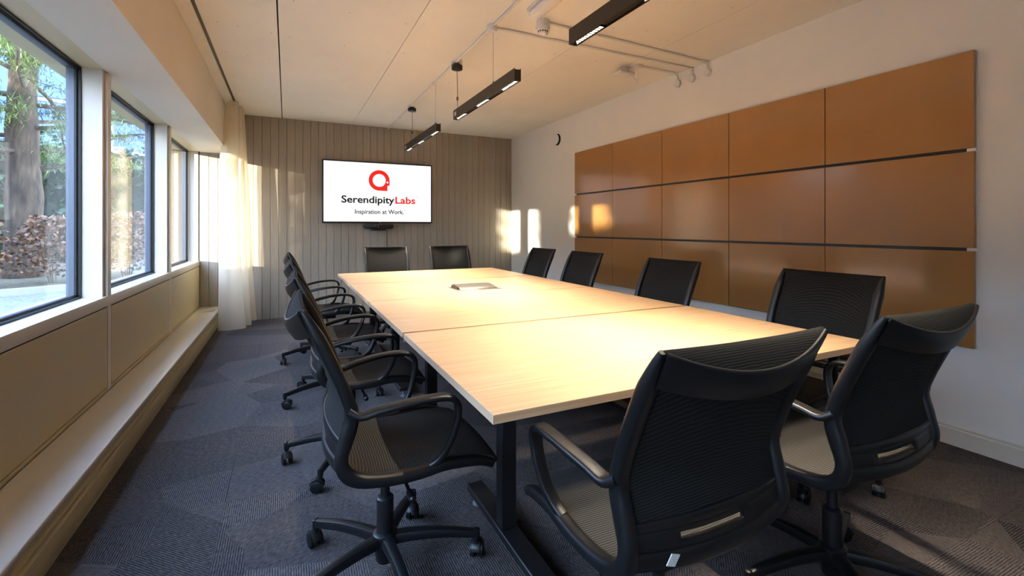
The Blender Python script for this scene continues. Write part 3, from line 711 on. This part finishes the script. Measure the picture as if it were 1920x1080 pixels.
def shrub(base, rx, ry, h, nl, m, label, cat, grp, lf=(.07, .025), core=None):
    o = tag(empty('shrub', base), label, cat, grp)
    f = MB()
    for _ in range(nl):
        a = R.uniform(0, 2 * PI); q = math.sqrt(R.random()); z = R.random() ** .8 * h
        k = .55 + .45 * math.sin(PI * min(1, .25 + z / h * .75))
        leaf(f, (rx * q * k * math.cos(a), ry * q * k * math.sin(a), .12 * h + z * .9), lf[0] * R.uniform(.7, 1.3), lf[1])
    tag(f.build('foliage', m, o), kind='stuff')
    s = MB()
    for _ in range(9):
        a = R.uniform(0, 2 * PI); r = R.uniform(.3, .9)
        s.tube([(0.05 * math.cos(a), .05 * math.sin(a), 0), (rx * .4 * r * math.cos(a), ry * .4 * r * math.sin(a), h * .5), (rx * .8 * r * math.cos(a + .3), ry * .8 * r * math.sin(a + .3), h * .95)], .008, 5)
    s.build('stems', M['twig'], o)
    if core:
        c = MB(); c.lathe([(rx * .5, 0), (rx * .8, h * .2), (rx * .8, h * .7), (rx * .4, h * .97), (.05, h)], 12); c.build('inner_growth', core, o)
    return o
BL = ['dry brown beech shrub by the kerb, left of the pine trunk', 'dry brown beech shrub directly before the pine trunk', 'dry brown beech shrub right of the pine trunk', 'dry brown beech shrub at the right end of the kerb', 'dry brown beech shrub far left behind the kerb']
for k, (a, d) in enumerate(((-1.2, .9), (-.2, .8), (.8, 1.0), (1.75, .9), (-2.35, 1.0))):
    shrub(kp(a, d, GZ + .05), .50, .5, 1.05 + .1 * (k % 2), 1500, M['beech'], BL[k], 'shrub', 'dry brown beech shrubs outside')
# pine tree
pt = tag(empty('pine_tree', (-4.25, 11.3, GZ)), 'tall pine tree with bare lower branches outside the nearest window', 'tree')
tr = MB(); tp = catmull([(0, 0, 0), (.02, 0, 1.5), (-.02, .02, 3), (.03, 0, 4.5), (.0, .05, 7), (.05, 0, 9)], 5); nt_ = len(tp)
tr.sweep(tp, circ(.235, 16), (1, 0, 0), [1.15 - .75 * i / (nt_ - 1) + (.08 if i % 4 == 1 else 0) for i in range(nt_)]); tr.build('trunk', M['bark'], pt, smooth=True)
br_spec = []
for k in range(44):
    z = 2.0 + k * .145; br_spec.append((z, k * 2.4 + R.uniform(-.4, .4), R.uniform(1.3, 3.0) * (1.0 if z < 6 else .7), R.uniform(-.12, .35)))
for z, a, L, rise in br_spec:
    p0 = Vector((.15 * math.cos(a), .15 * math.sin(a), z)); pts = [p0]; d = Vector((math.cos(a), math.sin(a), rise))
    for i in range(4):
        d = (d + Vector((R.gauss(0, .22), R.gauss(0, .22), R.gauss(.02, .16)))).normalized(); pts.append(pts[-1] + d * L / 4)
    bb_ = MB(); cp = catmull(pts, 4); bb_.sweep(cp, circ(.042, 7), None, [1 - .8 * i / (len(cp) - 1) for i in range(len(cp))])
    tips = []
    for i in range(5, len(cp), 2):
        d2 = Vector((R.gauss(0, 1), R.gauss(0, 1), R.gauss(.2, .5))).normalized(); l2 = R.uniform(.25, .7); e = cp[i] + d2 * l2; mid = cp[i] + d2 * l2 * .5 + Vector((R.gauss(0, .06), R.gauss(0, .06), R.gauss(0, .06)))
        bb_.sweep([cp[i], mid, e], circ(.011, 5), None, [1, .7, .4]); tips += [e, mid]
    bo_ = bb_.build('branch', M['bark'], pt, smooth=True)
    if z > 2.3:
        f = MB()
        for tpt in tips + [cp[-1]]:
            for _ in range(110):
                dd = Vector((R.gauss(0, 1), R.gauss(0, 1), R.gauss(.3, .8))).normalized(); q = tpt + Vector((R.gauss(0, .13), R.gauss(0, .13), R.gauss(0, .08)))
                s = dd.cross(Vector((0, 0, 1))).normalized() * .009; f.add([q - s, q + s, q + dd * R.uniform(.12, .22)], [(0, 1, 2)])
        tag(f.build('needles', M['needles'], bo_), kind='stuff')
# dark hedge behind
hd = tag(empty('evergreen_hedge', (-6.4, 16.2, GZ)), 'dark evergreen hedge behind the pine tree outside', 'hedge')
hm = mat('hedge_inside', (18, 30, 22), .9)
for part in range(1):
    f = MB()
    dirh = Vector((.83, .557, 0)); nrm = Vector((.557, -.83, 0))
    c = MB(); q = [dirh * -9 + nrm * .3, dirh * 9 + nrm * .3, dirh * 9 - nrm * .8, dirh * -9 - nrm * .8]
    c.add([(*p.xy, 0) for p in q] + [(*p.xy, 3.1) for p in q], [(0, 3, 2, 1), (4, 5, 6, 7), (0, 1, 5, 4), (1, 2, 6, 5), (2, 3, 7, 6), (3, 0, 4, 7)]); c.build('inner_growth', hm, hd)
    for _ in range(9000):
        a = R.uniform(-9, 9); z = R.uniform(0, 3.3) + .2 * math.sin(a * 2.2)
        p = dirh * a + nrm * (.35 + R.gauss(0, .12) + .12 * math.sin(a * 3 + z * 2)); leaf(f, (p.x, p.y, max(z, .02)), R.uniform(.12, .24), .06)
    tag(f.build('foliage', M['hedge'], hd), kind='stuff')
# unseen hedges added to block the sun and shape its patches indoors
def blocker_hedge(x, y0, y1, h, label):
    o = tag(empty('light_blocker_hedge', (x, (y0 + y1) / 2, GZ)), label, 'hedge', 'unseen hedges added to block light')
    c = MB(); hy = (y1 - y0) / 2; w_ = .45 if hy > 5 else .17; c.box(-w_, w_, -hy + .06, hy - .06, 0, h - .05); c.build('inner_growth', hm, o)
    f = MB()
    for _ in range(int(1500 * hy * 2)):
        z = R.uniform(0, h); s = R.choice((-1, 1)); leaf(f, (s * w_ * 1.05 + R.gauss(0, .03), R.uniform(-hy, hy), z), R.uniform(.1, .18), .045)
    for _ in range(500): leaf(f, (R.uniform(-w_, w_), R.uniform(-hy, hy), h - .04 + R.gauss(0, .04)), .14, .045)
    for _ in range(300): leaf(f, (R.uniform(-w_, w_), R.choice((-1, 1)) * (hy - .03), R.uniform(0, h)), .14, .045)
    tag(f.build('foliage', M['hedge'], o), kind='stuff'); return o
HX = -7.1; SH = 1.02 * (-1.125 - HX)          # how far the sunlight travels along y between hedge and window
def shade(a, b, h, label): blocker_hedge(HX, a + .2 - SH, b - .2 - SH, h, label)
shade(2.62, 5.86, 3.6, 'wide tall unseen hedge added to shade the middle window')
shade(1.62, 2.62, 2.05, 'low unseen hedge added to cut low sun, between the wide hedge and a narrow tall one')
shade(.55, 1.62, 3.6, 'narrow tall unseen hedge added to block sun, between two low hedges')
shade(-.28, .75, 2.42, 'low unseen hedge added to trim the sun at the window beside the viewpoint')
shade(-2.1, -.12, 3.6, 'tall unseen hedge added to block sun at the end of the row behind the viewpoint')
o_ = blocker_hedge(-12.5, -3.0, 10.2, 4.6, 'long tall unseen hedge added to darken what the ochre panels reflect')  # added out of view to keep bright sky out of the panel reflections
# glass office block in the distance
ob = tag(empty('office_building', (-22, 44, GZ)), 'distant blue glass office building behind the trees', 'building')
ob.rotation_euler = (0, 0, math.radians(18))
M['bluglass'] = mat('blue_curtain_glass', (44, 76, 160), .15); M['mull'] = mat('building_mullion', (92, 108, 140), .5); M['bstone'] = mat('building_wall', (120, 130, 150), .7)
b = MB(); b.box(-26, 26, .2, 12, 0, 27.5); b.build('block', M['bstone'], ob)
g = MB(); g.box(-1.16, 1.16, 0, .15, .1, 3.25); gme = g.mesh('pane', M['bluglass'])
for i in range(20):
    for j in range(8): link('pane', gme, ob, (-23.75 + 2.5 * i, 0, .3 + 3.4 * j))
b = MB(); b.box(-.09, .09, -.15, .1, 0, 27.4); mme = b.mesh('mullion', M['mull'])
for i in range(21): link('mullion', mme, ob, (-25 + 2.5 * i, 0, 0))
b = MB(); b.box(-25.1, 25.1, -.1, .1, -.12, .12); sme = b.mesh('spandrel', M['mull'])
for j in range(9): link('spandrel', sme, ob, (0, 0, .15 + 3.4 * j))
